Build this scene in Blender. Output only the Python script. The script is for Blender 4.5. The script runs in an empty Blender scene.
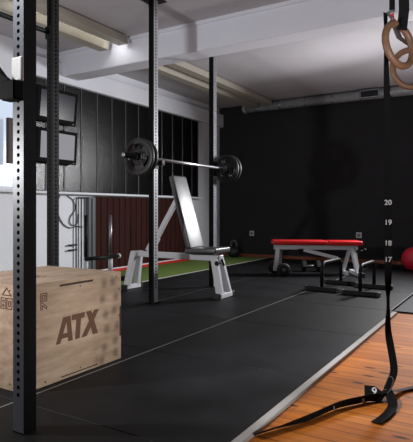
import bpy, bmesh, math, random
from mathutils import Vector, Matrix, Euler
random.seed(4)
PI = math.pi
SC = bpy.context.scene
COL = SC.collection

# ------------------------------------------------------------------ helpers
def lin(c):
    out = []
    for v in c:
        v = v / 255.0
        out.append(v / 12.92 if v <= 0.04045 else ((v + 0.055) / 1.055) ** 2.4)
    return tuple(out) + (1.0,)

def mat(name, rgb, rough=0.5, metal=0.0, rgb2=None, scale=6.0, bump=0.0, bscale=60.0, stretch=(1, 1, 1), spec=0.5, emit=0.0, coat=0.0):
    m = bpy.data.materials.new(name); m.use_nodes = True
    nt = m.node_tree; N = nt.nodes; L = nt.links
    b = N['Principled BSDF']
    b.inputs['Base Color'].default_value = lin(rgb)
    b.inputs['Roughness'].default_value = rough
    b.inputs['Metallic'].default_value = metal
    b.inputs['Specular IOR Level'].default_value = spec
    b.inputs['Coat Weight'].default_value = coat; b.inputs['Coat Roughness'].default_value = 0.4
    if emit:
        b.inputs['Emission Color'].default_value = lin(rgb)
        b.inputs['Emission Strength'].default_value = emit
    if rgb2 or bump:
        tc = N.new('ShaderNodeTexCoord'); mp = N.new('ShaderNodeMapping')
        mp.inputs['Scale'].default_value = stretch
        L.new(tc.outputs['Object'], mp.inputs['Vector'])
    if rgb2:
        n = N.new('ShaderNodeTexNoise'); n.inputs['Scale'].default_value = scale; n.inputs['Detail'].default_value = 6; n.inputs['Roughness'].default_value = 0.65
        L.new(mp.outputs[0], n.inputs['Vector'])
        r = N.new('ShaderNodeValToRGB')
        r.color_ramp.elements[0].position = 0.35; r.color_ramp.elements[0].color = lin(rgb)
        r.color_ramp.elements[1].position = 0.68; r.color_ramp.elements[1].color = lin(rgb2)
        L.new(n.outputs['Fac'], r.inputs['Fac']); L.new(r.outputs['Color'], b.inputs['Base Color'])
    if bump:
        n2 = N.new('ShaderNodeTexNoise'); n2.inputs['Scale'].default_value = bscale; n2.inputs['Detail'].default_value = 3
        L.new(mp.outputs[0], n2.inputs['Vector'])
        bp = N.new('ShaderNodeBump'); bp.inputs['Strength'].default_value = bump; bp.inputs['Distance'].default_value = 0.01
        L.new(n2.outputs['Fac'], bp.inputs['Height']); L.new(bp.outputs['Normal'], b.inputs['Normal'])
    return m

class MB:
    """collects shapes in world coordinates; build() links them as one mesh object"""
    def __init__(s): s.bm = bmesh.new()
    def _merge(s, b2, M=None):
        if M is not None: bmesh.ops.transform(b2, matrix=M, verts=b2.verts)
        vs = {v: s.bm.verts.new(v.co) for v in b2.verts}
        for f in b2.faces:
            try:
                nf = s.bm.faces.new([vs[v] for v in f.verts]); nf.smooth = f.smooth
            except ValueError: pass
        b2.free(); return s
    def box(s, c, size, rot=(0, 0, 0), bevel=0.0, seg=1):
        b = bmesh.new(); bmesh.ops.create_cube(b, size=1.0)
        bmesh.ops.scale(b, vec=Vector(size), verts=b.verts)
        if bevel: bmesh.ops.bevel(b, geom=list(b.edges), offset=bevel, segments=seg, affect='EDGES', profile=0.5)
        return s._merge(b, Matrix.Translation(c) @ Euler(rot).to_matrix().to_4x4())
    def span(s, a, b_, bevel=0.0, seg=1):
        c = [(a[i] + b_[i]) / 2 for i in range(3)]; sz = [abs(b_[i] - a[i]) for i in range(3)]
        return s.box(c, sz, bevel=bevel, seg=seg)
    def bar(s, p0, p1, w, h, up=(0, 0, 1), bevel=0.0):
        p0 = Vector(p0); p1 = Vector(p1); d = p1 - p0; x = d.normalized()
        y = Vector(up).cross(x).normalized(); z = x.cross(y)
        M = Matrix((x, y, z)).transposed().to_4x4(); M.translation = (p0 + p1) / 2
        b = bmesh.new(); bmesh.ops.create_cube(b, size=1.0); bmesh.ops.scale(b, vec=Vector((d.length, w, h)), verts=b.verts)
        if bevel: bmesh.ops.bevel(b, geom=list(b.edges), offset=bevel, segments=2, affect='EDGES', profile=0.5)
        return s._merge(b, M)
    def tube(s, pts, r, seg=12, closed=False):
        pts = [Vector(p) for p in pts]; n = len(pts); rings = []
        prev = None
        for i, p in enumerate(pts):
            if closed: t = pts[(i + 1) % n] - pts[i - 1]
            else: t = pts[min(i + 1, n - 1)] - pts[max(i - 1, 0)]
            t.normalize()
            if prev is None:
                a = Vector((0, 0, 1)) if abs(t.z) < 0.9 else Vector((1, 0, 0))
                u = t.cross(a).normalized()
            else: u = (prev - t * prev.dot(t)).normalized()
            prev = u; v = t.cross(u)
            rr = r[i] if isinstance(r, (list, tuple)) else r
            rings.append([s.bm.verts.new(p + (u * math.cos(2 * PI * k / seg) + v * math.sin(2 * PI * k / seg)) * rr) for k in range(seg)])
        for i in range(n if closed else n - 1):
            A = rings[i]; B = rings[(i + 1) % n]
            for k in range(seg):
                f = s.bm.faces.new((A[k], A[(k + 1) % seg], B[(k + 1) % seg], B[k])); f.smooth = True
        if not closed:
            s.bm.faces.new(rings[0][::-1]); s.bm.faces.new(rings[-1])
        return s
    def lathe(s, o, axis, prof, seg=32):
        """prof: list of (radius, distance along axis); closed to the axis where radius is 0"""
        o = Vector(o); z = Vector(axis).normalized(); a = Vector((0, 0, 1)) if abs(z.z) < 0.9 else Vector((1, 0, 0))
        x = z.cross(a).normalized(); y = z.cross(x); rings = []
        for r, h in prof:
            if r < 1e-6: rings.append([s.bm.verts.new(o + z * h)])
            else: rings.append([s.bm.verts.new(o + z * h + (x * math.cos(2 * PI * k / seg) + y * math.sin(2 * PI * k / seg)) * r) for k in range(seg)])
        for A, B in zip(rings, rings[1:]):
            for k in range(seg):
                k2 = (k + 1) % seg
                vs = []
                for R, i in ((A, k), (A, k2), (B, k2), (B, k)):
                    q = R[0] if len(R) == 1 else R[i]
                    if q not in vs: vs.append(q)
                if len(vs) > 2:
                    f = s.bm.faces.new(vs); f.smooth = len(A) > 1 and len(B) > 1
        return s
    def prism(s, o, ex, ey, pts, thick):
        """polygon pts in the (ex, ey) plane at o, extruded by +thick along ex x ey"""
        o = Vector(o); ex = Vector(ex).normalized(); ey = Vector(ey).normalized(); n = ex.cross(ey)
        A = [s.bm.verts.new(o + ex * p[0] + ey * p[1]) for p in pts]; B = [s.bm.verts.new(v.co + n * thick) for v in A]
        s.bm.faces.new(A[::-1]); s.bm.faces.new(B)
        for i in range(len(A)):
            j = (i + 1) % len(A); s.bm.faces.new((A[i], A[j], B[j], B[i]))
        return s
    def ribbon(s, pts, wds, width, thick):
        """a webbing strap: centre points, width directions"""
        pts = [Vector(p) for p in pts]; n = len(pts); rows = []
        for i in range(n):
            t = (pts[min(i + 1, n - 1)] - pts[max(i - 1, 0)]).normalized()
            w = Vector(wds[i]); w = (w - t * w.dot(t)).normalized(); nn = t.cross(w)
            W = width[i] if isinstance(width, (list, tuple)) else width
            rows.append([s.bm.verts.new(pts[i] + w * (a * W / 2) + nn * (b * thick / 2)) for a, b in ((-1, -1), (1, -1), (1, 1), (-1, 1))])
        for A, B in zip(rows, rows[1:]):
            for k in range(4): s.bm.faces.new((A[k], A[(k + 1) % 4], B[(k + 1) % 4], B[k]))
        s.bm.faces.new(rows[0][::-1]); s.bm.faces.new(rows[-1])
        return s
    def perf(s, o, ex, ez, w, h, pitch, r, start=0.0, depth=0.004, seg=10):
        """flat face w x h in (ex, ez) at o (bottom centre) with a column of round holes"""
        o = Vector(o); ex = Vector(ex).normalized(); ez = Vector(ez).normalized(); n = ex.cross(ez)
        def V(a, b, d=0.0): return s.bm.verts.new(o + ex * a + ez * b - n * d)
        z = start
        if start > 0: s.bm.faces.new((V(-w / 2, 0), V(w / 2, 0), V(w / 2, start), V(-w / 2, start)))
        while z + pitch <= h + 1e-6:
            cz = z + pitch / 2
            hole = []; rim = []; deep = []
            for k in range(seg):
                an = 2 * PI * (k + 0.5) / seg; ca, sa = math.cos(an), math.sin(an)
                hole.append(V(ca * r, cz + sa * r)); deep.append(V(ca * r, cz + sa * r, depth))
                q = max(abs(ca) / (w / 2), abs(sa) / (pitch / 2)); rim.append(V(ca / q, cz + sa / q))
            C = [V(w / 2, z + pitch), V(-w / 2, z + pitch), V(-w / 2, z), V(w / 2, z)]
            th = math.atan2(pitch, w); ca_ = [th, PI - th, PI + th, 2 * PI - th]
            for k in range(seg):
                k2 = (k + 1) % seg
                a0 = 2 * PI * (k + 0.5) / seg; a1 = a0 + 2 * PI / seg
                mid = [C[j] for j in range(4) for off in (0, 2 * PI) if a0 < ca_[j] + off < a1 - 1e-9]
                s.bm.faces.new([hole[k], rim[k]] + mid[:1] + [rim[k2], hole[k2]])
                s.bm.faces.new((hole[k2], deep[k2], deep[k], hole[k]))
            z += pitch
        if z < h - 1e-4: s.bm.faces.new((V(-w / 2, z), V(w / 2, z), V(w / 2, h), V(-w / 2, h)))
        return s
    def text(s, body, o, ex, ey, size, depth=0.0004, bold=0.0):
        cu = bpy.data.curves.new('lettering_curve', 'FONT'); cu.body = body; cu.size = size; cu.extrude = depth; cu.offset = bold
        cu.align_x = 'CENTER'; cu.align_y = 'CENTER'
        ob = bpy.data.objects.new('lettering_tmp', cu); COL.objects.link(ob)
        dg = bpy.context.evaluated_depsgraph_get(); dg.update()
        me = bpy.data.meshes.new_from_object(ob.evaluated_get(dg))
        b2 = bmesh.new(); b2.from_mesh(me)
        bpy.data.objects.remove(ob); bpy.data.meshes.remove(me); bpy.data.curves.remove(cu)
        ex = Vector(ex).normalized(); n = ex.cross(Vector(ey)).normalized(); ey = n.cross(ex)
        M = Matrix((ex, ey, n)).transposed().to_4x4(); M.translation = Vector(o)
        return s._merge(b2, M)
    def build(s, name, material, parent=None, smooth=None):
        bmesh.ops.recalc_face_normals(s.bm, faces=s.bm.faces)
        me = bpy.data.meshes.new(name)
        if parent is not None:
            r = parent
            while r.parent: r = r.parent
            M = (Matrix.Translation(r.location) @ r.rotation_euler.to_matrix().to_4x4()).inverted()
            bmesh.ops.transform(s.bm, matrix=M, verts=s.bm.verts)
        if smooth is not None:
            for f in s.bm.faces: f.smooth = smooth
        s.bm.to_mesh(me); s.bm.free(); me.materials.append(material)
        o = bpy.data.objects.new(name, me); COL.objects.link(o)
        if parent is not None: o.parent = parent
        return o

def tag(o, label, cat, group=None, kind=None):
    o['label'] = label; o['category'] = cat
    if group: o['group'] = group
    if kind: o['kind'] = kind
    return o
def thing(name, label, cat, loc=(0, 0, 0), rz=0.0, group=None):
    o = bpy.data.objects.new(name, None); COL.objects.link(o); o.empty_display_size = 0.1
    o.location = loc; o.rotation_euler = (0, 0, rz)
    return tag(o, label, cat, group)
def struct(name, mb, m):
    o = mb.build(name, m); o['kind'] = 'structure'; return o
def copy_tree(o, parent=None):
    c = o.copy(); COL.objects.link(c); c.parent = parent
    for ch in list(o.children): copy_tree(ch, c)
    return c
def arc(c, u, v, r, a0, a1, n):
    c = Vector(c); u = Vector(u); v = Vector(v)
    return [c + u * (r * math.cos(a0 + (a1 - a0) * i / n)) + v * (r * math.sin(a0 + (a1 - a0) * i / n)) for i in range(n + 1)]

# ------------------------------------------------------------------ materials
M_mat = mat('black_rubber', (15, 15, 17), 0.58, rgb2=(29, 29, 31), scale=3.0, bump=0.12, bscale=220, spec=0.15)
M_backwall = mat('charcoal_paint', (34, 34, 37), 0.75, rgb2=(40, 40, 43), scale=2.0, bump=0.05, bscale=90, spec=0.3)
M_white = mat('white_paint', (226, 228, 236), 0.7, rgb2=(233, 235, 241), scale=1.5, bump=0.03, bscale=80)
M_ceil = mat('ceiling_plaster', (174, 171, 175), 0.85, rgb2=(184, 181, 185), scale=1.2, bump=0.04, bscale=60)
M_beam = mat('beam_paint', (216, 217, 226), 0.6, rgb2=(222, 223, 231), scale=2.0)
M_dark = mat('black_powder_coat', (17, 17, 18), 0.5, bump=0.05, bscale=500, spec=0.18)
M_matte = mat('matte_black_metal', (13, 13, 14), 0.75, spec=0.1)
M_grey_lit = mat('grey_steel_and_lit_face', (176, 177, 184), 0.42, spec=0.5)  # grey steel on the sled; on the black post, light put into the colour
M_inside = mat('tube_inside', (12, 12, 12), 0.9)
M_chrome = mat('chrome', (214, 214, 218), 0.34, 1.0)
M_steel = mat('brushed_steel', (150, 150, 154), 0.38, 1.0)
M_rubber = mat('plate_rubber', (30, 30, 31), 0.5, bump=0.04, bscale=300)
M_ply = mat('birch_plywood', (184, 160, 136), 0.55, rgb2=(150, 124, 100), scale=4.0, bump=0.06, bscale=120, stretch=(3, 1, 6))
def scuffed(src):
    m = src.copy(); m.name = 'scuffed_plywood'; nt = m.node_tree; N = nt.nodes; L = nt.links
    b = N['Principled BSDF']; old = b.inputs['Base Color'].links[0].from_socket
    tc = N.new('ShaderNodeTexCoord'); sp = N.new('ShaderNodeSeparateXYZ'); L.new(tc.outputs['Object'], sp.inputs[0])
    cb = N.new('ShaderNodeCombineXYZ'); L.new(sp.outputs['Y'], cb.inputs['X']); L.new(sp.outputs['Z'], cb.inputs['Y'])
    vo = N.new('ShaderNodeTexVoronoi'); vo.voronoi_dimensions = '2D'; vo.inputs['Scale'].default_value = 11.5; vo.inputs['Randomness'].default_value = 0.55
    L.new(cb.outputs[0], vo.inputs['Vector'])
    r = N.new('ShaderNodeMapRange'); r.inputs['From Min'].default_value = 0.10; r.inputs['From Max'].default_value = 0.40; r.inputs['To Min'].default_value = 0.62; r.inputs['To Max'].default_value = 0.0
    L.new(vo.outputs['Distance'], r.inputs['Value'])
    k = N.new('ShaderNodeMapRange'); k.inputs['From Min'].default_value = 0.11; k.inputs['From Max'].default_value = 0.17
    L.new(sp.outputs['Y'], k.inputs['Value'])
    mu = N.new('ShaderNodeMath'); mu.operation = 'MULTIPLY'; L.new(r.outputs[0], mu.inputs[0]); L.new(k.outputs[0], mu.inputs[1])
    mx = N.new('ShaderNodeMix'); mx.data_type = 'RGBA'; L.new(mu.outputs[0], mx.inputs['Factor']); L.new(old, mx.inputs['A']); mx.inputs['B'].default_value = lin((84, 68, 56))
    L.new(mx.outputs['Result'], b.inputs['Base Color'])
    return m
M_scuff = scuffed(M_ply)
M_burn = mat('burned_wood', (92, 58, 38), 0.7)
M_burndark = mat('dark_burned_slot', (58, 40, 30), 0.8)
M_screw = mat('dark_screw', (40, 32, 28), 0.5)
M_whitemetal = mat('white_powder_coat', (200, 200, 204), 0.35, spec=0.5)
M_leather = mat('black_vinyl', (34, 34, 36), 0.42, bump=0.10, bscale=260, spec=1.0, coat=0.5)
M_red = mat('red_vinyl', (190, 24, 26), 0.36, bump=0.05, bscale=200)
M_redball = mat('red_ball', (196, 28, 52), 0.5, bump=0.25, bscale=120)
M_turf = mat('green_turf', (84, 110, 38), 0.9, rgb2=(114, 138, 56), scale=180, bump=0.5, bscale=400)
M_line = mat('white_line', (190, 190, 184), 0.7)
M_clad = mat('black_gloss_panel', (10, 10, 11), 0.24, bump=0.25, bscale=70, spec=0.36)
M_joint = mat('panel_joint', (78, 78, 82), 0.45)
M_brown = mat('red_brown_sheet', (58, 24, 17), 0.8, spec=0.2, rgb2=(44, 18, 14), scale=3, stretch=(1, 5, .6))
M_redstrip = mat('red_baseboard', (200, 34, 26), 0.5)
M_orange = mat('stained_baseboard', (126, 66, 36), 0.5)
M_duct = mat('galvanised_duct', (190, 192, 196), 0.36, 0.45, rgb2=(165, 167, 171), scale=14)
M_cream = mat('cream_enamel', (168, 162, 149), 0.5)
M_ring = mat('ring_wood', (122, 88, 64), 0.5, rgb2=(98, 68, 48), scale=12)
M_web = mat('black_webbing', (17, 17, 18), 0.85, bump=0.3, bscale=900, spec=0.15)
M_webgrey = mat('grey_webbing', (78, 74, 72), 0.75, bump=0.3, bscale=900)
M_print = mat('white_print', (205, 205, 205), 0.6)
M_redtag = mat('red_tag', (190, 20, 50), 0.6)
M_plastic = mat('white_plastic', (200, 200, 200), 0.4)
M_uhmw = mat('pale_plastic_pad', (206, 206, 204), 0.45)
M_screenlit = mat('grey_screen', (140, 140, 146), 0.5, spec=0.2, emit=0.22)
M_screen = mat('dark_glass_screen', (20, 24, 34), 0.24, spec=0.10)
M_alu = mat('aluminium_edge', (170, 166, 162), 0.65, 0.0, spec=0.25)
M_seam = mat('grey_seam', (120, 118, 116), 0.6)
M_tube = mat('lit_tube', (255, 250, 240), 0.4, emit=3.0)
M_grille = mat('dark_grille', (34, 32, 32), 0.6)
M_pane = mat('bluish_bright_pane', (200, 214, 232), 0.2, emit=0.45)

def wood_material():
    m = bpy.data.materials.new('pine_boards'); m.use_nodes = True; nt = m.node_tree; N = nt.nodes; L = nt.links
    b = N['Principled BSDF']; b.inputs['Roughness'].default_value = 0.6; b.inputs['Specular IOR Level'].default_value = 0.12
    tc = N.new('ShaderNodeTexCoord')
    sep = N.new('ShaderNodeSeparateXYZ'); L.new(tc.outputs['Object'], sep.inputs[0])
    br = N.new('ShaderNodeTexBrick'); br.offset = 0.37; br.inputs['Scale'].default_value = 1.0
    br.inputs['Brick Width'].default_value = 2.4; br.inputs['Row Height'].default_value = 0.105
    br.inputs['Mortar Size'].default_value = 0.0028; br.inputs['Mortar Smooth'].default_value = 0.3
    br.inputs['Color1'].default_value = lin((207, 125, 50)); br.inputs['Color2'].default_value = lin((181, 99, 33)); br.inputs['Mortar'].default_value = lin((104, 58, 26))
    L.new(tc.outputs['Object'], br.inputs['Vector'])
    mp = N.new('ShaderNodeMapping'); mp.inputs['Scale'].default_value = (2.2, 34, 1); L.new(tc.outputs['Object'], mp.inputs['Vector'])
    n = N.new('ShaderNodeTexNoise'); n.inputs['Scale'].default_value = 1.0; n.inputs['Detail'].default_value = 8; n.inputs['Distortion'].default_value = 0.8
    L.new(mp.outputs[0], n.inputs['Vector'])
    r = N.new('ShaderNodeValToRGB'); r.color_ramp.elements[0].position = 0.3; r.color_ramp.elements[0].color = (0.42, 0.36, 0.30, 1); r.color_ramp.elements[1].position = 0.62; r.color_ramp.elements[1].color = (1, 1, 1, 1)
    L.new(n.outputs['Fac'], r.inputs['Fac'])
    mx = N.new('ShaderNodeMix'); mx.data_type = 'RGBA'; mx.blend_type = 'MULTIPLY'; mx.inputs['Factor'].default_value = 0.5
    L.new(br.outputs['Color'], mx.inputs['A']); L.new(r.outputs['Color'], mx.inputs['B'])
    mk = N.new('ShaderNodeMapping'); mk.inputs['Scale'].default_value = (3.2, 9.5, 1); L.new(tc.outputs['Object'], mk.inputs['Vector'])
    vo = N.new('ShaderNodeTexVoronoi'); vo.voronoi_dimensions = '2D'; vo.inputs['Scale'].default_value = 1.1; L.new(mk.outputs[0], vo.inputs['Vector'])
    rk = N.new('ShaderNodeValToRGB'); rk.color_ramp.elements[0].position = 0.06; rk.color_ramp.elements[0].color = (0.07, 0.035, 0.02, 1); rk.color_ramp.elements[1].position = 0.15; rk.color_ramp.elements[1].color = (1, 1, 1, 1)
    L.new(vo.outputs['Distance'], rk.inputs['Fac'])
    mx2 = N.new('ShaderNodeMix'); mx2.data_type = 'RGBA'; mx2.blend_type = 'MULTIPLY'; pick = N.new('ShaderNodeMath'); pick.operation = 'GREATER_THAN'; pick.inputs[1].default_value = 0.5
    sc3 = N.new('ShaderNodeSeparateColor'); L.new(vo.outputs['Color'], sc3.inputs[0]); L.new(sc3.outputs[0], pick.inputs[0]); L.new(pick.outputs[0], mx2.inputs['Factor'])
    L.new(mx.outputs['Result'], mx2.inputs['A']); L.new(rk.outputs['Color'], mx2.inputs['B'])
    L.new(mx2.outputs['Result'], b.inputs['Base Color'])
    bp = N.new('ShaderNodeBump'); bp.inputs['Strength'].default_value = 0.25; bp.inputs['Distance'].default_value = 0.004
    L.new(br.outputs['Fac'], bp.inputs['Height']); bp.invert = True
    L.new(bp.outputs['Normal'], b.inputs['Normal'])
    return m
M_wood = wood_material()

# ------------------------------------------------------------------ the room
XL, XR, YF, YB, ZC, ZF = -4.85, 3.2, -2.2, 8.45, 2.77, -0.015
MAT_H = 0.0
struct('floor', MB().span((XL - .1, YF - .1, ZF - .1), (XR + .1, YB + .1, ZF)), M_wood)
struct('ceiling', MB().span((XL - .1, YF - .1, ZC), (XR + .1, YB + .1, ZC + .1)), M_ceil)
struct('wall_back', MB().span((XL - .1, YB, ZF), (XR + .1, YB + .1, ZC)), M_backwall)
struct('wall_right', MB().span((XR, YF, ZF), (XR + .1, YB, ZC)), M_backwall)
struct('wall_front', MB().span((XL, YF - .1, ZF), (XR, YF, ZC)), M_backwall)
wl = MB()                                     # left wall with the window opening
wl.span((XL - .1, YF, ZF), (XL, YB, 1.06)).span((XL - .1, YF, 2.12), (XL, YB, ZC))
wl.span((XL - .1, YF, 1.06), (XL, 3.02, 2.12)).span((XL - .1, 3.93, 1.06), (XL, YB, 2.12))
struct('wall_left', wl, M_white)
# window on the left wall
wf = MB()
for a, b in (((XL - .08, 3.02, 1.06), (XL + .02, 3.07, 2.12)), ((XL - .08, 3.88, 1.06), (XL + .02, 3.93, 2.12)),
             ((XL - .08, 3.07, 1.06), (XL + .02, 3.88, 1.11)), ((XL - .08, 3.07, 2.07), (XL + .02, 3.88, 2.12)), ((XL - .07, 3.46, 1.11), (XL + .01, 3.50, 2.07))):
    wf.span(a, b, bevel=.004)
win = struct('window_1', wf, M_white)
MB().span((XL - .05, 3.07, 1.11), (XL - .042, 3.88, 2.07)).build('window_pane', M_pane, win)
# ceiling beam
struct('ceiling_beam', MB().span((XL, 4.45, 2.476), (XR, 4.71, ZC), bevel=.012, seg=2), M_beam)
# thin ledge where the beam meets the ceiling
struct('trim_1', MB().span((XL, 4.425, ZC - .035), (XR, 4.45, ZC)), M_beam)
# white sill and white band above the black panels
struct('trim_2', MB().span((XL, 2.9, 1.045), (XL + .10, 7.70, 1.075), bevel=.006), M_white)
struct('trim_3', MB().span((XL, 3.93, 2.405), (XL + .09, YB, 2.64), bevel=.006), M_white)
tag(MB().span((XL + .05, 3.67, 1.36), (XL + .09, 3.80, 1.86), bevel=.006).build('hanging_panel', mat('dark_brown_panel', (52, 36, 30), .6)), 'narrow dark brown panel hanging in front of the bright window at the left edge', 'panel')
# black panels with upright joints
cl = MB(); jt = MB()
y = 3.95; k = 0
while y < 7.6:
    y2 = min(y + .29, 7.63)
    cl.span((XL, y + .006, 1.075), (XL + .035, y2 - .006, 2.405), bevel=.01, seg=2)
    jt.span((XL, y2 - .005, 1.075), (XL + .040, y2 + .005, 2.405))
    y = y2; k += 1
clad = struct('wall_left_panelling', cl, M_clad)
jt.build('panel_joint', M_joint, clad)
# grey jamb between the white wall and the brown sheet
struct('trim_4', MB().span((XL, 4.93, 0.0), (XL + .06, 5.06, 1.02), bevel=.005).span((XL + .06, 4.985, 0.0), (XL + .075, 5.03, 1.0)), mat('grey_jamb', (84, 86, 90), .5))
struct('baseboard_left', MB().span((XL, 3.0, ZF), (XL + .035, 7.7, .026), bevel=.006), M_redstrip)
struct('baseboard_back', MB().span((XL, YB - .02, ZF), (XR, YB, .05), bevel=.004), M_orange)
# brown corrugated sheet below the sill
bs = MB(); yy = 5.07
while yy < 7.26:
    bs.span((XL, yy, .05), (XL + .03, yy + .10, 1.03), bevel=.008).span((XL, yy + .10, .05), (XL + .018, yy + .125, 1.03)); yy += .125
tag(bs.build('wall_sheet', M_brown), 'dark red brown ribbed sheet standing below the white sill of the left wall', 'wall panel')
# metal edge strip between mats and boards, and the pale seams
struct('trim_5', MB().bar((-.883, -.6, -.005), (-.883, 4.47, -.005), .036, .022, bevel=.004), M_alu)
struct('trim_6', MB().span((-1.914, -.4, -.012), (-1.906, 8.38, .0012)), M_seam)
struct('trim_7', MB().span((-.934, 4.56, -.012), (-.927, 8.38, .0012)), M_seam)

# ------------------------------------------------------------------ rubber mats
cols = [(-.927, .03), (-1.907, -.904), (-2.887, -1.913), (-3.80, -2.893)]
rows = [(.54, 1.52), (1.523, 2.50), (2.503, 3.52), (3.523, 4.53), (4.535, 5.60), (5.603, 6.60), (6.603, 7.58), (7.583, 8.40)]
special = {
    (1, 0): 'black rubber floor mat beside the metal edge at the very front',
    (2, 0): 'black rubber floor mat under the foot of the nearest perforated post',
    (2, 1): 'black rubber floor mat carrying the wooden plyo box',
    (1, 1): 'black rubber floor mat beside the metal edge, second from the front',
    (1, 2): 'black rubber floor mat beside the metal edge, third from the front',
    (1, 3): 'black rubber floor mat at the far end of the metal edge',
    (2, 2): 'black rubber floor mat just behind the wooden plyo box, right of the box edge',
    (2, 3): 'black rubber floor mat under the right-hand foot of the black bench',
    (3, 2): 'black rubber floor mat mostly hidden behind the wooden plyo box',
    (3, 3): 'black rubber floor mat under the left-hand foot of the black bench',
    (0, 4): 'black rubber floor mat at the right, behind the end of the wooden boards',
    (1, 4): 'black rubber floor mat under the nearer ends of both push-up stands',
    (2, 4): 'black rubber floor mat right behind the black and white bench',
    (3, 4): 'black rubber floor mat along the turf behind the rear perforated post',
    (1, 5): 'black rubber floor mat under the far ends of both push-up stands',
    (2, 5): 'black rubber floor mat under the wheels of the red bench',
    (3, 5): 'black rubber floor mat along the turf, left of the red bench wheels',
    (1, 6): 'black rubber floor mat between the red bench and the red ball',
    (2, 6): 'black rubber floor mat under the dumbbell behind the red bench',
    (3, 6): 'black rubber floor mat along the turf, second from the back wall',
    (1, 7): 'black rubber floor mat under the red ball by the back wall',
    (2, 7): 'black rubber floor mat at the back wall behind the red bench',
    (3, 7): 'black rubber floor mat in the back corner beside the turf',
}
for (ci, ri), lab in special.items():
    x0, x1 = cols[ci]; y0, y1 = rows[ri]
    o = MB().box(((x0 + x1) / 2, (y0 + y1) / 2, -.0075), (x1 - x0, y1 - y0, .015), bevel=.0025).build('floor_mat', M_mat)
    tag(o, lab, 'floor mat', 'black rubber floor mats')
# turf lane
tag(MB().span((-4.79, 3.0, ZF), (-3.83, 8.40, -.002)).build('artificial_turf', M_turf), 'strip of short green artificial turf along the left wall', 'turf', kind='stuff')
struct('trim_8', MB().span((-3.83, 3.0, ZF), (-3.806, 8.40, .002)), M_line)

# ------------------------------------------------------------------ perforated posts
def post(name, label, x, y, perf_faces, plate=False, base=True, pmat=None, top=ZC, hole_r=None):
    t = thing(name, label, 'post', (x, y, 0), group='perforated rack posts')
    w = .06; h = top - .006 if plate else top
    mb = MB()
    faces = {'-y': ((x, y - w / 2, 0), (1, 0, 0)), '+x': ((x + w / 2, y, 0), (0, 1, 0)), '+y': ((x, y + w / 2, 0), (-1, 0, 0)), '-x': ((x - w / 2, y, 0), (0, -1, 0))}
    for k, (o, ex) in faces.items():
        if k in perf_faces: continue
        mb.perf(o, ex, (0, 0, 1), w, h, h + 1, .001, start=0)   # plain face
        o_ = Vector(o); e = Vector(ex)
        vs = [mb.bm.verts.new(o_ + e * a + Vector((0, 0, b))) for a, b in ((-w / 2, 0), (w / 2, 0), (w / 2, h), (-w / 2, h))]
    mb.span((x - w / 2, y - w / 2, 0), (x + w / 2, y + w / 2, .004))
    p = mb.build('post_tube', M_dark, t)
    for k in perf_faces:
        o, ex = faces[k]
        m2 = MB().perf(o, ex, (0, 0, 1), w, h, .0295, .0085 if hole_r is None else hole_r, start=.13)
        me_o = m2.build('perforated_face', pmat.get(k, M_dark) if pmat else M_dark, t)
    MB().span((x - .02, y - .02, .01), (x + .02, y + .02, h - .01)).build('post_core', M_inside, p)
    if plate: MB().span((x - .09, y - .09, ZC - .008), (x + .09, y + .09, ZC), bevel=.002).build('ceiling_plate', M_dark, t)
    if base:
        MB().span((x - .05, y - .05, 0), (x + .05, y + .05, .008), bevel=.002).build('base_plate', M_dark, t)
    return t
GP = {'-y': M_grey_lit, '+x': M_grey_lit}
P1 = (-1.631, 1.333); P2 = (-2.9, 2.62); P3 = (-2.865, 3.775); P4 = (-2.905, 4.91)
post('rack_post', 'nearest black perforated post, in front of the wooden box', *P1, ['-y'], pmat={'-y': mat('black_post_lit_face', (78, 79, 84), .42)}, base=False)  # front face is black paint, made greyer to carry the strong light on it
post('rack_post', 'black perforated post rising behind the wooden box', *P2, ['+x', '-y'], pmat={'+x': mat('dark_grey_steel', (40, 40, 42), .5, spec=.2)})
post('rack_post', 'black perforated post with ceiling plate in front of the black bench', *P3, ['+x', '-y'], plate=True, pmat={'+x': M_grey_lit}, hole_r=.0105)  # pale right face: the back light is put into its colour
post('rack_post', 'farthest perforated post, at the right end of the barbell', *P4, ['+x', '-y'], pmat={'+x': mat('far_post_lit_face', (128, 128, 134), .6, spec=.2)}, hole_r=.0112)  # right face coloured lighter than the black tube, as the lit side
# cross tube from the second post towards the front
cb = thing('rack_crossbar', 'thin black cross tube clamped high on the post behind the wooden box', 'crossbar', (-2.9, 1.9, 2.13))
MB().tube([(-2.9, -.2, 2.13), (-2.9, 2.588, 2.13)], .017, 14).build('tube', M_dark, cb)
MB().span((-2.935, 2.575, 2.085), (-2.865, 2.589, 2.175), bevel=.004).build('bracket', M_dark, cb)
# hook with pale pad on the nearest post
jh = thing('rack_hook', 'black rack hook with pale wear pad on the nearest post', 'hook', (-1.66, 1.33, 1.26))
MB().span((-1.672, 1.255, 1.262), (-1.596, 1.3028, 1.335), bevel=.005).prism((-1.66, 1.300, 1.29), (1, 0, 0), (0, 0, 1), [(-.13, .0), (0, -.02), (0, .055), (-.03, .075), (-.10, .145), (-.13, .14)], .026).build('hook_body', M_matte, jh)
MB().span((-1.655, 1.290, 1.335), (-1.598, 1.3028, 1.430), bevel=.005, seg=2).build('wear_pad', M_uhmw, jh)

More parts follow.
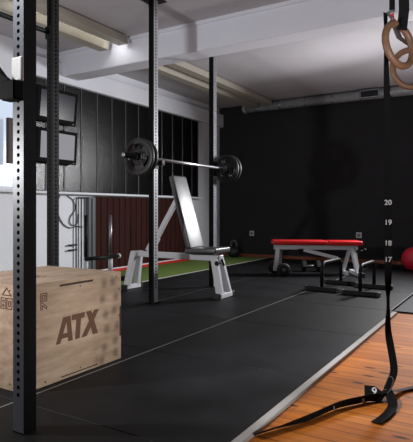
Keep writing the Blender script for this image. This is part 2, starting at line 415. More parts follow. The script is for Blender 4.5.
# ------------------------------------------------------------------ barbell with plates
BX, BZ = -2.815, 1.31
bb = thing('barbell', 'chrome barbell resting across the two rear rack posts', 'barbell', (BX, 4.34, BZ))
MB().lathe((BX, 3.63, BZ), (0, 1, 0), [(0, 0), (.0145, 0), (.0145, 1.39), (0, 1.39)], 20).build('shaft', M_chrome, bb)
for sgn, y0 in ((-1, 3.645), (1, 5.0)):
    MB().lathe((BX, y0, BZ), (0, sgn, 0), [(0, 0), (.036, 0), (.038, .004), (.038, .022), (.025, .026), (.025, .34), (.022, .345), (0, .345)], 24).build('sleeve', M_dark if sgn < 0 else M_steel, bb)
    MB().lathe((BX, y0 + sgn * .345, BZ), (0, sgn, 0), [(.021, 0), (.021, .004), (.006, .005), (0, .003)], 20).build('end_cap', M_steel, bb)['label'] = 'pale end cap'
def plate(label, yc, R, th, group='weight plates on the barbell'):
    t = thing('weight_plate', label, 'weight plate', (BX, yc, BZ), group=group)
    mb = MB(); h = th / 2; o = (BX, yc, BZ)
    mb.lathe(o, (0, 1, 0), [(R * .70, -h * .7), (R * .74, -h), (R * .96, -h), (R, -h * .6), (R, h * .6), (R * .96, h), (R * .74, h), (R * .70, h * .7), (R * .70, -h * .7)], 48)
    for k in range(3):                         # webs between the three grip openings
        a0 = PI / 2 + .55 + k * 2 * PI / 3; a1 = a0 + 2 * PI / 3 - 1.1
        n = 6; pts = [(math.cos(a0 + (a1 - a0) * i / n) * R * .72, math.sin(a0 + (a1 - a0) * i / n) * R * .72) for i in range(n + 1)]
        pts += [(math.cos(a1 - (a1 - a0) * i / n) * R * .34, math.sin(a1 - (a1 - a0) * i / n) * R * .34) for i in range(n + 1)]
        mb.prism((BX, yc + h * .55, BZ), (1, 0, 0), (0, 0, 1), pts, h * 1.1)
    mb.lathe(o, (0, 1, 0), [(.056, -h * .6), (R * .46, -h * .6), (R * .46, h * .6), (.056, h * .6), (.056, -h * .6)], 40)
    mb.build('disc', M_rubber, t)
    MB().lathe(o, (0, 1, 0), [(.0265, -h), (.055, -h), (.057, -h * .7), (.057, h * .7), (.055, h), (.0265, h), (.0265, -h)], 28).build('hub', M_rubber, t)
    return t
plate('black grip plate on the near barbell end, outer one facing the camera', 3.505, .162, .035)
plate('black grip plate on the near barbell end, inner one against the post', 3.562, .158, .03)
plate('black grip plate on the far barbell end, inner one beside the rear post', 5.055, .158, .03)
plate('black grip plate on the far barbell end, outermost', 5.11, .162, .035)
def collar(label, yc):
    t = thing('spring_collar', label, 'collar', (BX, yc, BZ), group='spring collars on the barbell')
    MB().lathe((BX, yc, BZ), (0, 1, 0), [(.0262, -.014), (.033, -.014), (.036, -.008), (.036, .008), (.033, .014), (.0262, .014), (.0262, -.014)], 24).build('clamp_ring', M_dark, t)
    MB().tube([(BX + .03, yc - .008, BZ + .02), (BX + .07, yc - .012, BZ + .035)], .006, 8).build('clamp_lever', M_dark, t)
    MB().tube([(BX + .03, yc + .008, BZ - .02), (BX + .066, yc + .012, BZ - .035)], .006, 8).build('clamp_lever', M_dark, t)
collar('black clamp collar outside the plates on the near barbell end', 3.462)
collar('black clamp collar outside the plates on the far barbell end', 5.15)
for (px, py), lab in ((P3, 'black hook holding the near end of the barbell'), (P4, 'black hook holding the far end of the barbell')):
    yb = py + .0
    t = thing('barbell_hook', lab, 'hook', (px + .03, py, BZ - .06), group='hooks under the barbell')
    MB().span((px + .031, py - .03, BZ - .085), (px + .036, py + .03, BZ + .07)).span((px + .036, py - .02, BZ - .055), (px + .115, py + .02, BZ - .0405), bevel=.002).span((px + .105, py - .02, BZ - .05), (px + .115, py + .02, BZ - .005), bevel=.002).build('hook_body', M_dark, t)
    MB().span((px + .038, py - .019, BZ - .0405), (px + .104, py + .019, BZ - .0165)).build('wear_pad', M_dark, t)

# ------------------------------------------------------------------ plyo box
bx0, bx1, by0, by1, bh = -2.555, -1.955, 1.59, 2.272, .497
pb = thing('plyo_box', 'wooden plyo box with burned lettering, beside the nearest post', 'plyo box', ((bx0 + bx1) / 2, (by0 + by1) / 2, 0))
MB().span((bx1 - .018, by0, 0), (bx1, by1, bh - .018), bevel=.0015).build('side_panel', M_scuff, pb)
MB().span((bx0, by0, 0), (bx0 + .018, by1, bh - .018), bevel=.0015).build('side_panel', M_ply, pb)
MB().span((bx0 + .018, by0, 0), (bx1 - .018, by0 + .018, bh - .018), bevel=.0015).build('front_panel', M_ply, pb)
MB().span((bx0 + .018, by1 - .018, 0), (bx1 - .018, by1, bh - .018), bevel=.0015).build('back_panel', M_ply, pb)
MB().span((bx0, by0, bh - .018), (bx1, by1, bh), bevel=.0015).build('top_panel', M_ply, pb)
def brand(pts_list, o, ex, ey, name='lettering', m=M_burn):
    mb = MB()
    for i, pts in enumerate(pts_list): mb.prism(o, ex, ey, pts, .0006 + .00006 * i)
    p = mb.build(name, m, pb); p['label'] = 'burned brown ' + name; return p
# big letters A T X on the long side (ex runs along +Y, ey up)
A1 = [(0, 0), (.030, 0), (.082, .128), (.048, .128)]
A2 = [(.048, .128), (.098, .128), (.114, 0), (.082, 0), (.070, .104), (.058, .104)]
A3 = [(.034, .022), (.090, .022), (.086, .046), (.044, .046)]
T1 = [(.106, .102), (.196, .102), (.200, .130), (.108, .130)]
T2 = [(.128, 0), (.162, 0), (.172, .104), (.138, .104)]
X1 = [(.172, 0), (.212, 0), (.306, .130), (.268, .130)]
X2 = [(.258, 0), (.298, 0), (.246, .130), (.208, .130)]
brand([A1, A2, A3, T1, T2, X1, X2], (bx1 - .0002, 1.784, .184), (0, 1, 0), (0, 0, 1))
def strokes(lines, w=.004):
    out = []
    for a, b in lines:
        a = Vector(a); b = Vector(b); d = (b - a).normalized(); n = Vector((-d.y, d.x)) * w / 2; a = a - d * w / 2; b = b + d * w / 2
        out.append([tuple(a - n), tuple(b - n), tuple(b + n), tuple(a + n)])
    return out
def poly(pts, closed=True): return [(pts[i], pts[(i + 1) % len(pts)]) for i in range(len(pts) if closed else len(pts) - 1)]
five = poly([(0, 0), (.033, 0), (.036, .030), (.014, .030), (.015, .038), (.037, .038), (.038, .050), (.004, .050), (.001, .019), (.023, .019), (.022, .011), (0, .011)])
zero = poly([(.043, 0), (.080, 0), (.083, .050), (.046, .050)]) + poly([(.056, .013), (.069, .013), (.071, .037), (.058, .037)])
tri = poly([(.012, .064), (.074, .064), (.043, .098)])
brand(strokes(five + zero + tri, .0045), (-2.116, by0 + .0002, .383), (1, 0, 0), (0, 0, 1), 'number_mark')
seven = poly([(0, 0), (.014, 0), (.044, .038), (.044, .050), (0, .050), (0, .038), (.026, .038)])
zero7 = poly([(.054, 0), (.104, 0), (.104, .050), (.054, .050)]) + poly([(.068, .014), (.090, .014), (.090, .036), (.068, .036)])
# rotated a quarter turn: reads from the bottom up
brand(strokes([((a[0] * .74, a[1] * .74), (b[0] * .74, b[1] * .74)) for a, b in seven + zero7], .0045), (bx1 - .0002, 1.728, .372), (0, 0, 1), (0, -1, 0), 'number_mark')
brand(strokes(poly([(0, 0), (.10, .0), (.05, .06)]) + poly([(.012, -.05), (.05, -.05), (.05, -.015), (.012, -.015)]) + poly([(.06, -.05), (.095, -.05), (.095, -.015), (.06, -.015)]), .0035), (-2.20, 1.80, bh - .0002), (0, 1, 0), (-1, 0, 0), 'number_mark')
for oy, oz, pw, ph in ((1.81, .468, .235, .0105), (by1 - .014, .13, .013, .17), (1.82, .012, .26, .006)):
    MB().prism((bx1 - .0002, oy, oz), (0, 1, 0), (0, 0, 1), [(0, 0), (pw, 0), (pw, ph), (0, ph)], .0009).build('finger_joint', M_burndark, pb)['label'] = 'dark burned joint slot'
for yy, zz in ((1.625, .47), (1.66, .47), (1.95, .455), (2.23, .47), (by1 - .02, .40), (1.63, .03), (1.95, .03), (2.23, .03), (by1 - .02, .25), (1.72, .02)):
    MB().lathe((bx1, yy, zz), (1, 0, 0), [(.0045, -.001), (.0045, .0008), (0, .0012)], 10).build('screw_head', M_screw, pb)
for xx, zz in ((-2.05, .47), (-2.3, .47), (-2.5, .47), (-2.05, .03), (-2.3, .03)):
    MB().lathe((xx, by0, zz), (0, -1, 0), [(.0045, -.001), (.0045, .0008), (0, .0012)], 10).build('screw_head', M_screw, pb)

# ------------------------------------------------------------------ black bench with white frame
YB_ = 4.35
bk = thing('weight_bench', 'white framed weight bench with upright black padded back', 'weight bench', (-3.0, YB_, 0))
MB().span((-3.58, YB_ - .03, .352), (-2.47, YB_ + .03, .412), bevel=.006, seg=2).build('frame_beam', M_whitemetal, bk)
for xt, xb in ((-3.525, -3.59), (-2.525, -2.445)):
    lg = MB()
    for s_ in (-1, 1):
        lg.bar((xt, YB_ + s_ * .05, .385), (xb, YB_ + s_ * .08, .045), .04, .07, up=(1, 0, .2), bevel=.004)
    lg.box((xt, YB_, .382), (.075, .13, .06), bevel=.006)
    p = lg.build('leg', M_whitemetal, bk)
    MB().box((xb, YB_, .028), (.066, .24, .05), bevel=.006).build('foot_bar', M_whitemetal, p)
    for s_ in (-1, 1): MB().box((xb, YB_ + s_ * .13, .028), (.076, .034, .056), bevel=.005).build('rubber_foot', M_rubber, p)
# back pad
p0 = Vector((-2.80, YB_, .46)); p1 = Vector((-3.02, YB_, 1.185)); dz = (p1 - p0).normalized(); nx = Vector((dz.z, 0, -dz.x))
def pad_mesh(a, b, w0, w1, th, n, side):
    """tapered padded board from a to b, face offset along n"""
    mb = MB(); b2 = bmesh.new(); a = Vector(a); b = Vector(b); n = Vector(n); side = Vector(side)
    vs = []
    for p, w in ((a, w0), (b, w1)):
        for sy in (-1, 1):
            for t_ in (0, 1): vs.append(b2.verts.new(p + side * (sy * w / 2) + n * (t_ * th)))
    for q in ((0, 1, 3, 2), (4, 6, 7, 5), (0, 4, 5, 1), (2, 3, 7, 6), (0, 2, 6, 4), (1, 5, 7, 3)): b2.faces.new([vs[i] for i in q])
    bmesh.ops.recalc_face_normals(b2, faces=b2.faces)
    bmesh.ops.bevel(b2, geom=list(b2.edges), offset=th * .28, segments=3, affect='EDGES', profile=0.5)
    for f in b2.faces: f.smooth = True
    return mb._merge(b2)
pad_mesh(p0, p1, .27, .25, .055, nx, (0, 1, 0)).build('backrest', M_leather, bk)
pad_mesh((-2.82, YB_, .417), (-2.455, YB_, .432), .26, .30, .055, (0, 0, 1), (0, 1, 0)).build('seat', M_leather, bk)
bkp = MB().bar(p0 - nx * .006, p1 - nx * .006 - dz * .05, .2, .012, up=(1, 0, 0)).build('back_board', M_dark, bk)
st = MB().bar((-3.29, YB_, .50), (-2.995, YB_, .96), .05, .035, up=(0, 1, 0), bevel=.003)
st.build('back_strut', M_whitemetal, bk)
MB().bar((-3.35, YB_, .415), (-3.262, YB_, .56), .07, .075, up=(0, 1, 0), bevel=.004).build('strut_bracket', M_whitemetal, bk)
kn = MB().tube([(-2.47, YB_ - .03, .34), (-2.47, YB_ - .085, .34)], .009, 10).lathe((-2.47, YB_ - .085, .34), (0, -1, 0), [(0, 0), (.02, 0), (.023, .006), (.023, .02), (.018, .028), (0, .028)], 16)
kn.tube([(-2.47, YB_, .37), (-2.42, YB_ - .05, .32)], .011, 10)
kn.build('adjusting_knob', M_dark, bk)

# ------------------------------------------------------------------ red bench
O = Vector((-2.73, 6.22, 0)); D = Vector((.857, .515, 0)).normalized(); Nn = Vector((D.y, -D.x, 0))   # Nn points to the camera
rb = thing('red_bench', 'flat weight bench with red pads, white frame and small wheels', 'weight bench', tuple(O + D * .5))
def R(s_, h, n=0.0): return O + D * s_ + Nn * n + Vector((0, 0, h))
pad_mesh(R(-.045, .405), R(.655, .400), .24, .26, .055, (0, 0, 1), tuple(Nn)).build('backrest', M_red, rb)
pad_mesh(R(.672, .395), R(1.105, .392), .26, .28, .058, (0, 0, 1), tuple(Nn)).build('seat', M_red, rb)
MB().bar(R(-.02, .365), R(1.07, .36), .055, .06, bevel=.005).build('frame_beam', M_whitemetal, rb)
wl_ = MB().bar(R(.03, .35, .03), R(-.01, .06, .06), .05, .05, up=tuple(D), bevel=.004).bar(R(.075, .34, -.03), R(.065, .06, -.06), .04, .04, up=tuple(D), bevel=.004)
lg = wl_.build('leg', M_whitemetal, rb)
for n_, so in ((.17, .085), (-.17, .01)):
    MB().tube([R(so, .087, n_ - .06), R(so, .087, n_ + .06)], .014, 12).build('axle', M_steel, lg)
    MB().lathe(R(so, .087, n_), tuple(Nn), [(0, -.012), (.03, -.02), (.075, -.022), (.087, -.012), (.087, .012), (.075, .022), (.03, .02), (0, .012)], 28).build('wheel', M_rubber, lg)
    MB().lathe(R(so, .087, n_), tuple(Nn), [(.026, -.022), (.026, .022), (0, .024)], 16).build('wheel_hub', M_steel, lg)
l2 = MB().bar(R(.985, .35, .04), R(1.045, .05, .10), .06, .045, up=tuple(D), bevel=.004).bar(R(.985, .35, -.04), R(.915, .05, -.10), .05, .04, up=tuple(D), bevel=.004)
l2.bar(R(1.02, .35, .02), R(1.10, .05, -.05), .045, .04, up=tuple(D), bevel=.004)
l2 = l2.build('leg', M_whitemetal, rb)
MB().bar(R(1.05, .028, .26), R(1.05, .028, -.22), .06, .05, bevel=.005).bar(R(.915, .028, .06), R(.915, .028, -.22), .05, .05, bevel=.005).build('foot_bar', M_whitemetal, l2)
MB().bar(R(1.05, .029, .262), R(1.05, .029, .30), .068, .056, bevel=.005).build('rubber_foot', M_rubber, l2)
MB().bar(R(.36, .335, .05), R(.80, .225, .05), .03, .045, bevel=.003).build('adjusting_rail', M_whitemetal, rb)
MB().box(tuple(R(.34, .315, .04)), (.10, .03, .06), rot=(0, 0, .54), bevel=.004).build('hinge_bracket', M_dark, rb)
MB().tube([R(1.04, .30, .05), R(1.15, .33, .05)], .010, 10).lathe(R(1.14, .328, .05), tuple(D), [(0, 0), (.022, 0), (.026, .01), (.022, .03), (0, .032)], 16).build('adjusting_knob', M_dark, rb)
# dumbbell behind the bench
dc = Vector((-2.405, 6.74, 0)) - Nn * .12
db = thing('dumbbell', 'black dumbbell standing on the mat behind the red bench', 'dumbbell', tuple(dc))
for s_ in (-1, 1):
    MB().lathe(dc + D * (s_ * .07) + Vector((0, 0, .074)), tuple(D * s_), [(0, 0), (.068, 0), (.077, .006), (.077, .052), (.068, .058), (0, .058)], 8).build('head', M_rubber, db, smooth=False)
MB().lathe(dc - D * .075 + Vector((0, 0, .074)), tuple(D), [(0, 0), (.015, 0), (.018, .075), (.015, .15), (0, .15)], 16).build('handle', M_steel, db)

# ------------------------------------------------------------------ push-up stands
def stand(label, f, r_, ht=.297, fw=.19):
    f = Vector(f); r_ = Vector(r_)
    t = thing('pushup_stand', label, 'push-up stand', tuple((f + r_) / 2), group='push-up stands on the mats')
    u = (r_ - f).normalized(); L_ = (r_ - f).length; up = Vector((0, 0, 1)); rad = .085
    pts = [f + up * .05, f + up * (ht - rad)]
    pts += arc(f + u * rad + up * (ht - rad), -u, up, rad, 0, PI / 2, 8)
    pts += arc(r_ - u * rad + up * (ht - rad), up, u, rad, 0, PI / 2, 8)
    pts += [r_ + up * .05]
    MB().tube(pts, .0185, 16).build('handle_tube', M_dark, t)
    x = Vector((u.y, -u.x, 0))
    for p in (f, r_):
        q = MB().bar(p - x * fw + up * .0265, p + x * fw + up * .0265, .05, .045, bevel=.004).build('foot', M_dark, t)
        MB().bar(p - x * (fw + .004) + up * .025, p - x * (fw - .025) + up * .025, .056, .05, bevel=.004).build('end_cap', M_rubber, q)
        MB().bar(p + x * (fw - .025) + up * .025, p + x * (fw + .004) + up * .025, .056, .05, bevel=.004).build('end_cap', M_rubber, q)
    return t
stand('black tubular push-up stand on the left, in front of the red bench', (-1.765, 5.22, 0), (-1.735, 5.79, 0))
stand('black tubular push-up stand on the right, nearer the hanging numbered strap', (-1.35, 5.15, 0), (-1.345, 5.70, 0))

# ------------------------------------------------------------------ ball and kettlebell
bl = thing('medicine_ball', 'red medicine ball on the mat at the right edge', 'ball', (-1.26, 7.64, 0))
MB().lathe((-1.26, 7.64, .165), (.25, .1, 1), [(.165 * math.sin(PI * i / 24), -.165 * math.cos(PI * i / 24)) for i in range(25)], 40).build('ball_body', M_redball, bl)
kb = thing('kettlebell', 'dark kettlebell with grey handle in the corner by the back wall', 'kettlebell', (-4.42, 8.22, -.002))
MB().lathe((-4.42, 8.22, -.002), (0, 0, 1), [(0, 0), (.07, 0), (.105, .04), (.115, .095), (.10, .15), (.06, .185), (0, .195)], 32).build('bell', M_rubber, kb)
MB().tube([(-4.48, 8.22, .15)] + arc((-4.42, 8.22, .24), (-1, 0, 0), (0, 0, 1), .055, -.15, PI + .15, 12) + [(-4.36, 8.22, .15)], .015, 12).build('handle', mat('grey_handle', (90, 90, 92), .5), kb)  # handle in an even grey, paler than the bell

# ------------------------------------------------------------------ back wall sockets, duct
for xx, zz, lab in ((-4.167, .425, 'small white wall socket left of the red bench'), (-2.233, .44, 'small white wall socket above the right end of the red bench')):
    t = thing('wall_socket', lab, 'wall socket', (xx, YB, zz), group='sockets on the back wall')
    MB().span((xx - .045, YB - .014, zz - .045), (xx + .045, YB, zz + .045), bevel=.004).build('face_plate', M_plastic, t)
    MB().lathe((xx, YB - .014, zz), (0, -1, 0), [(.020, .0), (.030, .0), (.030, .003), (.020, .003), (.020, 0)], 24).lathe((xx, YB - .014, zz), (0, -1, 0), [(.02, .0005), (0, .0005)], 20).build('socket_recess', mat('socket_grey', (120, 120, 122), .5), t)
du = thing('ventilation_duct', 'round galvanised ventilation duct under the ceiling along the back wall', 'duct', (-2.0, 8.3, 2.67))
DZ = 2.673; DR = .077
MB().tube([(-4.22, 8.3, DZ), (XR - .02, 8.3, DZ)], DR, 28).build('duct_pipe', M_duct, du)
xx = -4.0
while xx < -.5:
    MB().lathe((xx, 8.3, DZ), (1, 0, 0), [(DR, -.012), (DR + .004, -.008), (DR + .004, .008), (DR, .012)], 28).build('seam_band', M_steel, du); xx += .46
MB().lathe((-4.22, 8.3, DZ), (-1, 0, 0), [(DR + .012, -.03), (DR + .012, .02), (.06, .05), (0, .05)], 28).build('end_cap', M_duct, du)
vy = 8.3 - DR - .006
vm = MB().span((-2.16, vy - .008, DZ - .062), (-1.86, vy + .03, DZ - .048)).span((-2.16, vy - .008, DZ + .048), (-1.86, vy + .03, DZ + .062))
vm.span((-2.16, vy - .008, DZ - .048), (-2.145, vy + .03, DZ + .048)).span((-1.875, vy - .008, DZ - .048), (-1.86, vy + .03, DZ + .048))
vg = vm.build('vent_frame', M_steel, du)
gs = MB().span((-2.146, vy + .006, DZ - .05), (-1.874, vy + .012, DZ + .05))
for i in range(6):
    gs.box((-2.01, vy, DZ - .04 + i * .016), (.272, .010, .004), rot=(.5, 0, 0))
gs.build('vent_slats', M_grille, vg)
for xx in (-3.6, -1.5, .6): MB().tube(arc((xx, 8.3, DZ), (0, 1, 0), (0, 0, 1), DR + .005, PI * .0, PI, 12), .006, 8).bar((xx, 8.3, DZ + DR), (xx, 8.3, ZC), .02, .004, up=(1, 0, 0)).build('duct_hanger', M_steel, du)

# ------------------------------------------------------------------ lighting troughs under the ceiling
def trough(label, y0, y1, tube_span):
    t = thing('light_trough', label, 'ceiling light', (-3.86, (y0 + y1) / 2, ZC), group='ceiling light troughs')
    for x, z0 in ((-3.985, 2.645), (-3.735, 2.665)):
        sgn = -1 if x < -3.86 else 1
        MB().prism((x, y0, 0), (1, 0, 0), (0, 0, 1), [(-.065, 2.755), (-.065 + sgn * .015, z0), (.065 + sgn * .015, z0), (.065, 2.755)][::1], -(y1 - y0)).build('side_rail', M_cream, t)
    MB().span((-3.935, y0 + .01, 2.745), (-3.785, y1 - .01, ZC)).build('channel', M_grille, t)
    yy = y0 + .3
    while yy < y1: MB().span((-4.0, yy, 2.745), (-3.72, yy + .03, ZC)).build('mounting_bracket', M_steel, t); yy += 1.2
    if tube_span:
        MB().tube([(-3.86, tube_span[0], 2.715), (-3.86, tube_span[1], 2.715)], .013, 12).build('fluorescent_tube', M_tube, t)
    return t
trough('long cream light trough on the ceiling in front of the beam', -1.2, 4.36, (3.0, 4.30))
trough('long cream light trough on the ceiling behind the beam', 4.73, 8.2, None)

# ------------------------------------------------------------------ screens on the left wall
def screen(label, zc, m, tilt):
    t = thing('wall_screen', label, 'screen', (XL + .14, 4.33, zc), group='screens on the left wall')
    W, Hh = .62, .40
    E = Euler((0, tilt, 0)); c = Vector((XL + .14, 4.33, zc))
    def T(o): return c + E.to_matrix() @ Vector(o)
    MB().box(tuple(T((-.02, 0, 0))), (.05, W, Hh), rot=(0, tilt, 0), bevel=.008, seg=2).build('casing', M_matte, t)
    MB().box(tuple(T((.0055, 0, .008))), (.003, W - .095, Hh - .095), rot=(0, tilt, 0)).build('display', m, t)
    MB().span((XL + .036, 4.25, zc - .08), (XL + .06, 4.41, zc + .08)).bar((XL + .05, 4.33, zc), tuple(T((-.04, 0, 0))), .05, .05).build('wall_bracket', M_dark, t)
    MB().box(tuple(T((.006, .26, -.182))), (.003, .02, .005), rot=(0, tilt, 0)).build('status_light', M_plastic, t)
screen('black wall screen, the upper one with a dark display', 2.085, M_screen, .10)
screen('black wall screen, the lower one with a plain grey display', 1.605, M_screenlit, .06)

# ------------------------------------------------------------------ cables and pipes on the left wall
WX = XL + .012
def spline(pts, n=8):
    P = [Vector(p) for p in pts]; P = [P[0] * 2 - P[1]] + P + [P[-1] * 2 - P[-2]]; out = []
    for i in range(1, len(P) - 2):
        for k in range(n):
            t = k / n
            out.append(0.5 * ((2 * P[i]) + (P[i + 1] - P[i - 1]) * t + (2 * P[i - 1] - 5 * P[i] + 4 * P[i + 1] - P[i + 2]) * t * t + (3 * P[i] - P[i - 1] - 3 * P[i + 1] + P[i + 2]) * t ** 3))
    out.append(P[-2]); return out
tag(MB().tube(spline([(WX, 4.48, 1.03), (WX, 4.43, .92), (WX, 4.45, .80), (WX, 4.53, .68), (WX, 4.64, .625), (WX, 4.75, .64), (WX, 4.86, .63)]), .007, 8).build('power_cord', M_rubber), 'black cable drooping in a wide loop on the white left wall', 'cable', 'cables on the left wall')
tag(MB().tube(spline([(WX, 4.60, 1.03), (WX, 4.70, .97), (WX, 4.735, .86), (WX, 4.66, .77), (WX, 4.64, .70), (WX, 4.69, .655), (WX, 4.78, .69), (WX, 4.80, .80)]), .006, 8).build('power_cord', M_rubber), 'black cable in a narrow loop right of the wide one on the left wall', 'cable', 'cables on the left wall')
hp = thing('wall_pipes', 'thin grey pipes on the white wall left of the brown sheet', 'pipes', (XL + .03, 4.78, 0))
M_pipe = mat('dark_grey_pipe', (62, 62, 66), .5)
for yy, zt in ((4.735, .985), (4.825, 1.0)):
    MB().tube([(XL + .03, yy, .06), (XL + .03, yy, zt)], .0095, 10).build('pipe', M_pipe, hp)
for zz in (.408, .345):
    MB().tube([(XL + .03, 4.60, zz), (XL + .03, 4.75, zz)], .010, 10).build('branch_pipe', M_rubber, hp)
MB().tube([(XL + .03, 4.735, .985), (XL + .03, 4.77, 1.01), (XL + .03, 5.05, 1.01)], .009, 10).build('top_pipe', M_pipe, hp)

# ------------------------------------------------------------------ push sled on the turf
sd = thing('push_sled', 'dark push sled with two upright poles on the turf by the brown sheet', 'sled', (-4.3, 4.6, 0))
for xx, yy in ((-4.3, 4.38), (-4.3, 4.80)):
    MB().tube([(xx, yy, .05), (xx, yy, .30)], .028, 14).build('pole_socket', M_grey_lit, sd)
    MB().tube([(xx, yy, .30), (xx, yy, .79)], .019, 14).build('pole', M_steel if yy > 4.5 else M_dark, sd)
for yy in (4.38, 4.80):
    MB().span((-4.62, yy - .04, -.001), (-3.98, yy + .04, .05), bevel=.012).build('skid', M_dark, sd)
MB().span((-4.34, 4.38, .05), (-4.26, 4.80, .09)).build('cross_plate', M_dark, sd)
MB().tube([(-4.265, 4.34, .285), (-4.265, 4.90, .28)], .022, 12).build('cross_tube', M_dark, sd)
MB().lathe((-4.265, 4.90, .28), (0, 1, 0), [(0, 0), (.03, 0), (.03, .02), (0, .024)], 16).build('end_cap', M_plastic, sd)

# ------------------------------------------------------------------ gymnastic rings and straps
def ring(label, c, axis, Rm=.102, r=.0168):
    t = thing('gym_ring', label, 'gym ring', c, group='wooden gymnastic rings')
    a = Vector(axis).normalized(); u = a.cross(Vector((0, 0, 1))).normalized(); v = u.cross(a)
    MB().tube(arc(c, u, v, Rm, 0, 2 * PI * 63 / 64, 63), r, 14, closed=True).build('ring_body', M_ring, t)
    return t, Vector(c) + v * Rm if v.z > 0 else Vector(c) - v * Rm
VC = Vector((-.205, .978, 0))                     # away from the camera, along the line of sight there
SD = Vector((.978, .205, 0))                      # to the right as seen from the camera
c1 = (-.484, 2.538, 1.625); c2 = (-.512, 3.02, 1.632)
ax1 = VC * math.cos(.95) - SD * math.sin(.95) + Vector((0, 0, -.13))
ring('wooden gym ring, the nearer one at the upper right', c1, tuple(ax1))
ax2 = VC * math.cos(.35) - SD * math.sin(.35)
ring('wooden gym ring, the farther one seen through the nearer ring', c2, tuple(ax2))
# strap of the near ring
t1 = Vector(c1) + Vector((.0, 0, .104))
s1 = thing('ring_strap', 'wide black strap going up from the nearer wooden ring', 'strap', (t1.x, t1.y, ZC), group='hanging ring straps')
wd1 = SD * .96 + VC * .28
MB().ribbon([t1 + SD * .012 + Vector((0, 0, -.035)), t1 + SD * .022 + Vector((0, 0, .06)), t1 + SD * .012 + Vector((0, 0, .5)), Vector((t1.x + .01, t1.y, ZC - .004))], [wd1] * 4, .047, .004).build('webbing', M_web, s1)
MB().tube(arc(t1 + SD * .012 + Vector((0, 0, -.002)), VC * .6 + SD * .1, Vector((0, 0, 1)), .021, 0, 2 * PI * 15 / 16, 15), .006, 8, closed=True).build('ring_loop', M_web, s1)
MB().span((t1.x - .03, t1.y - .03, ZC - .01), (t1.x + .05, t1.y + .03, ZC)).build('ceiling_anchor', M_dark, s1)
# numbered strap
H0 = Vector((-.539, 2.563, 0))
s2 = thing('ring_strap', 'long black numbered strap with buckle, hanging down to the wooden floor', 'strap', (-.53, 2.56, ZC), group='hanging ring straps')
up_ = lambda z, dx=0.0, dv=0.0: H0 + SD * dx + VC * dv + Vector((0, 0, z))
MB().ribbon([up_(ZC - .004, .018), up_(2.2, .018), up_(1.80, .018)], [SD] * 3, .026, .003).build('webbing', M_web, s2)
MB().span((H0.x - .01, H0.y - .03, ZC - .01), (H0.x + .05, H0.y + .03, ZC)).build('ceiling_anchor', M_dark, s2)
bu = MB().bar(up_(1.795, -.004, -.012), up_(1.755, .022, -.012), .010, .022, up=tuple(VC), bevel=.003).bar(up_(1.80, .005, -.004), up_(1.80, .032, -.004), .014, .010, bevel=.002)
bu.build('buckle', M_steel, s2)
MB().ribbon([up_(1.785, .020, -.016), up_(1.742, .024, -.016)], [SD] * 2, .012, .003).build('red_tag', M_redtag, s2)['label'] = 'red fabric tag'
# loop from the buckle to the far ring
tp = Vector(c2) + Vector((0, 0, .104))
MB().ribbon([up_(1.76, .02), up_(1.70, .04, .05).lerp(tp, .15), tp + Vector((0, 0, .016)) + SD * .005], [SD] * 3, .026, .003).build('ring_loop', M_webgrey, s2)
# tail: falls to the floor, twists, then runs away to the lower left
ZF_ = ZF + .004
tail = [up_(1.795, -.012, -.006), up_(1.66, -.010), up_(1.42, -.006), up_(.9, 0), up_(.62, 0), up_(.50, 0), up_(.43, 0), up_(.38, .000), Vector((-.545, 2.59, .27)), Vector((-.530, 2.575, .195)), Vector((-.514, 2.555, .130)), Vector((-.508, 2.535, .080)), Vector((-.525, 2.495, .022))]
wds = [SD * .5 + VC * .86, SD * .3 + VC * .95, SD * .8 + VC * .6, SD, SD, SD * .8 + VC * .6, SD * .35 + VC * .93, SD * .35 + VC * .93, SD * .8 + VC * .6, SD, SD, SD, SD]
fl = [(-.523, 2.400, .018), (-.568, 2.360, .020), (-.606, 2.300, .020), (-.671, 2.190, .020), (-.732, 2.010, .017), (-.802, 1.868, .014), (-.853, 1.765, .012)]
for k, q in enumerate(fl):
    tail.append(Vector((q[0], q[1], ZF_ + q[2])))
    wds.append(Vector((.5, -.2, .84)) if k < 5 else Vector((.75, -.3, .55)))
ts = spline(tail, 5); ws = []
for i in range(len(wds) - 1):
    for k in range(5): ws.append(Vector(wds[i]).lerp(Vector(wds[i + 1]), k / 5))
ws.append(wds[-1])
tl = MB().ribbon(ts, ws, [.034 if i < 62 else .048 for i in range(len(ts))], .003).build('tail', M_web, s2)
for num, z in (('20', .885), ('19', .790), ('18', .690), ('17', .612)):
    MB().text(num, up_(z, 0, -.004), tuple(SD), (0, 0, 1), .034, bold=.0006).build('number_print', M_print, tl)['label'] = 'pale printed number ' + num
fdir = (Vector(fl[1]) - Vector(fl[4])).normalized()
for num, k, t in (('8', 1, .75), ('7', 3, .15)):
    p = Vector(fl[k]).lerp(Vector(fl[k + 1]), t) + Vector((0, 0, ZF_)) + Vector((.0035, -.003, .002))
    MB().text(num, tuple(p), tuple(fdir), (-.35, .25, 1.0), .032, bold=.0004).build('number_print', M_print, tl)['label'] = 'pale printed number ' + num
# flap folded up where the tail meets the floor
fa, fb, fc = Vector((-.606, 2.39, ZF_ + .030)), Vector((-.568, 2.385, ZF_ + .036)), Vector((-.530, 2.375, ZF_ + .018))
fp = MB().ribbon([fa, fb, fc], [(-.15, .35, 1)] * 3, .056, .004).build('flap', M_web, s2)
MB().text('9', tuple(fb + Vector((.006, -.006, .004))), (.95, -.12, -.08), (-.15, .35, 1), .050, bold=.0006).build('number_print', M_print, fp)['label'] = 'pale printed number 9'
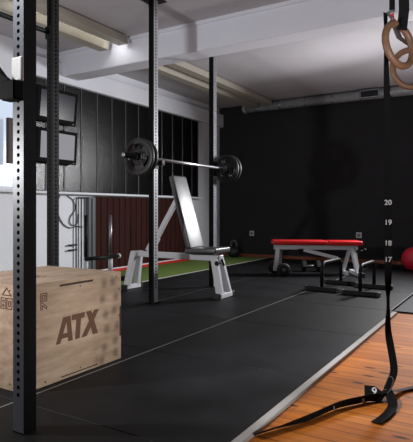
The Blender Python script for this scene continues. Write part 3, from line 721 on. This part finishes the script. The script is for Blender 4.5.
# second strap lying across the knot
s3 = thing('floor_strap', 'grey strap end lying on the boards at the lower right, crossing the numbered strap', 'strap', (-.48, 2.45, ZF))
pg = [Vector((-.36, 2.80, ZF_ + .004)), Vector((-.44, 2.645, ZF_ + .004)), Vector((-.486, 2.55, ZF_ + .010)), Vector((-.518, 2.43, ZF_ + .040))]
MB().ribbon(spline(pg, 5), [Vector((.9, -.5, .1))] * 16, .032, .003).build('webbing', M_webgrey, s3)
pk = [Vector((-.518, 2.43, ZF_ + .042)), Vector((-.490, 2.385, ZF_ + .030)), Vector((-.474, 2.345, ZF_ + .010)), Vector((-.472, 2.285, ZF_ + .004)), Vector((-.480, 2.205, ZF_ + .003)), Vector((-.496, 2.13, ZF_ + .003))]
MB().ribbon(spline(pk, 5), [Vector((1, .0, .1))] * 26, .042, .003).build('strap_end', M_web, s3)
MB().tube(spline([(-.530, 2.46, ZF_ + .050), (-.515, 2.47, ZF_ + .092), (-.492, 2.45, ZF_ + .085), (-.500, 2.41, ZF_ + .045), (-.520, 2.39, ZF_ + .030)], 6), .0025, 8).build('cord_loop', M_webgrey, s3)

# ------------------------------------------------------------------ lights
def area(name, loc, target, size, power, color=(1, 1, 1), size_y=None, spread=None):
    l = bpy.data.lights.new(name, 'AREA'); l.energy = power; l.color = color; l.size = size
    if size_y: l.shape = 'RECTANGLE'; l.size_y = size_y
    if spread: l.spread = spread
    o = bpy.data.objects.new(name, l); COL.objects.link(o); o.location = loc
    o.rotation_euler = (Vector(target) - Vector(loc)).to_track_quat('-Z', 'Y').to_euler()
    return o
area('back_lamp', (-.85, 7.45, 1.85), (-3.2, 4.4, .4), 0.55, 80, (.98, .98, 1.0), spread=2.1)
area('front_lamp', (-2.9, .55, 1.15), (-2.5, 3.0, 1.4), .10, 50, (.97, .98, 1.0))
area('post_lamp', (-1.95, .92, 2.4), (-1.66, 1.4, 1.8), .15, 7, (.96, .97, 1.0), spread=.7)
area('boards_fill', (.2, 4.3, 1.5), (-.3, 4.1, 0), .3, 4.5, (1.0, .97, .92))  # added unseen fill that brightens the wooden boards
area('box_fill', (.8, 1.95, .5), (-1.95, 1.95, .28), .3, 1.7, (1.0, .99, .98), spread=.6)  # added low fill out of view, for the lettered side of the box
area('ceiling_fill', (-.2, 6.6, .5), (-.9, 6.1, 2.77), .6, 23, (.98, .98, 1.0), spread=1.9)  # added upward fill out of view, lightens the ceiling behind the beam
area('ceiling_fill_front', (.4, 1.4, .9), (-.6, 2.6, 2.77), .6, 14, (.98, .98, 1.0), spread=1.9)  # second added up-light, unseen, for the ceiling and beam in front
area('trough_end_lamp', (-3.86, 4.22, 2.69), (-3.70, 4.45, 2.66), .05, .6, (1.0, 1.0, 1.0))
w = bpy.data.worlds.new('world'); SC.world = w; w.use_nodes = True
w.node_tree.nodes['Background'].inputs[0].default_value = (.5, .6, .8, 1); w.node_tree.nodes['Background'].inputs[1].default_value = .15

# ------------------------------------------------------------------ camera
cam = bpy.data.cameras.new('camera'); co = bpy.data.objects.new('camera', cam); COL.objects.link(co)
cam.sensor_fit = 'HORIZONTAL'; cam.sensor_width = 36; cam.lens = 36 * 515 / 413
cam.shift_y = -11 / 413; cam.clip_start = .05
co.location = (0, 0, .85); co.rotation_euler = (PI / 2, 0, math.radians(31.3))
SC.camera = co
SC.view_settings.view_transform = 'Standard'; SC.view_settings.look = 'None'; SC.view_settings.gamma = 1; SC.view_settings.use_curve_mapping = False
SC.view_settings.exposure = 0.0
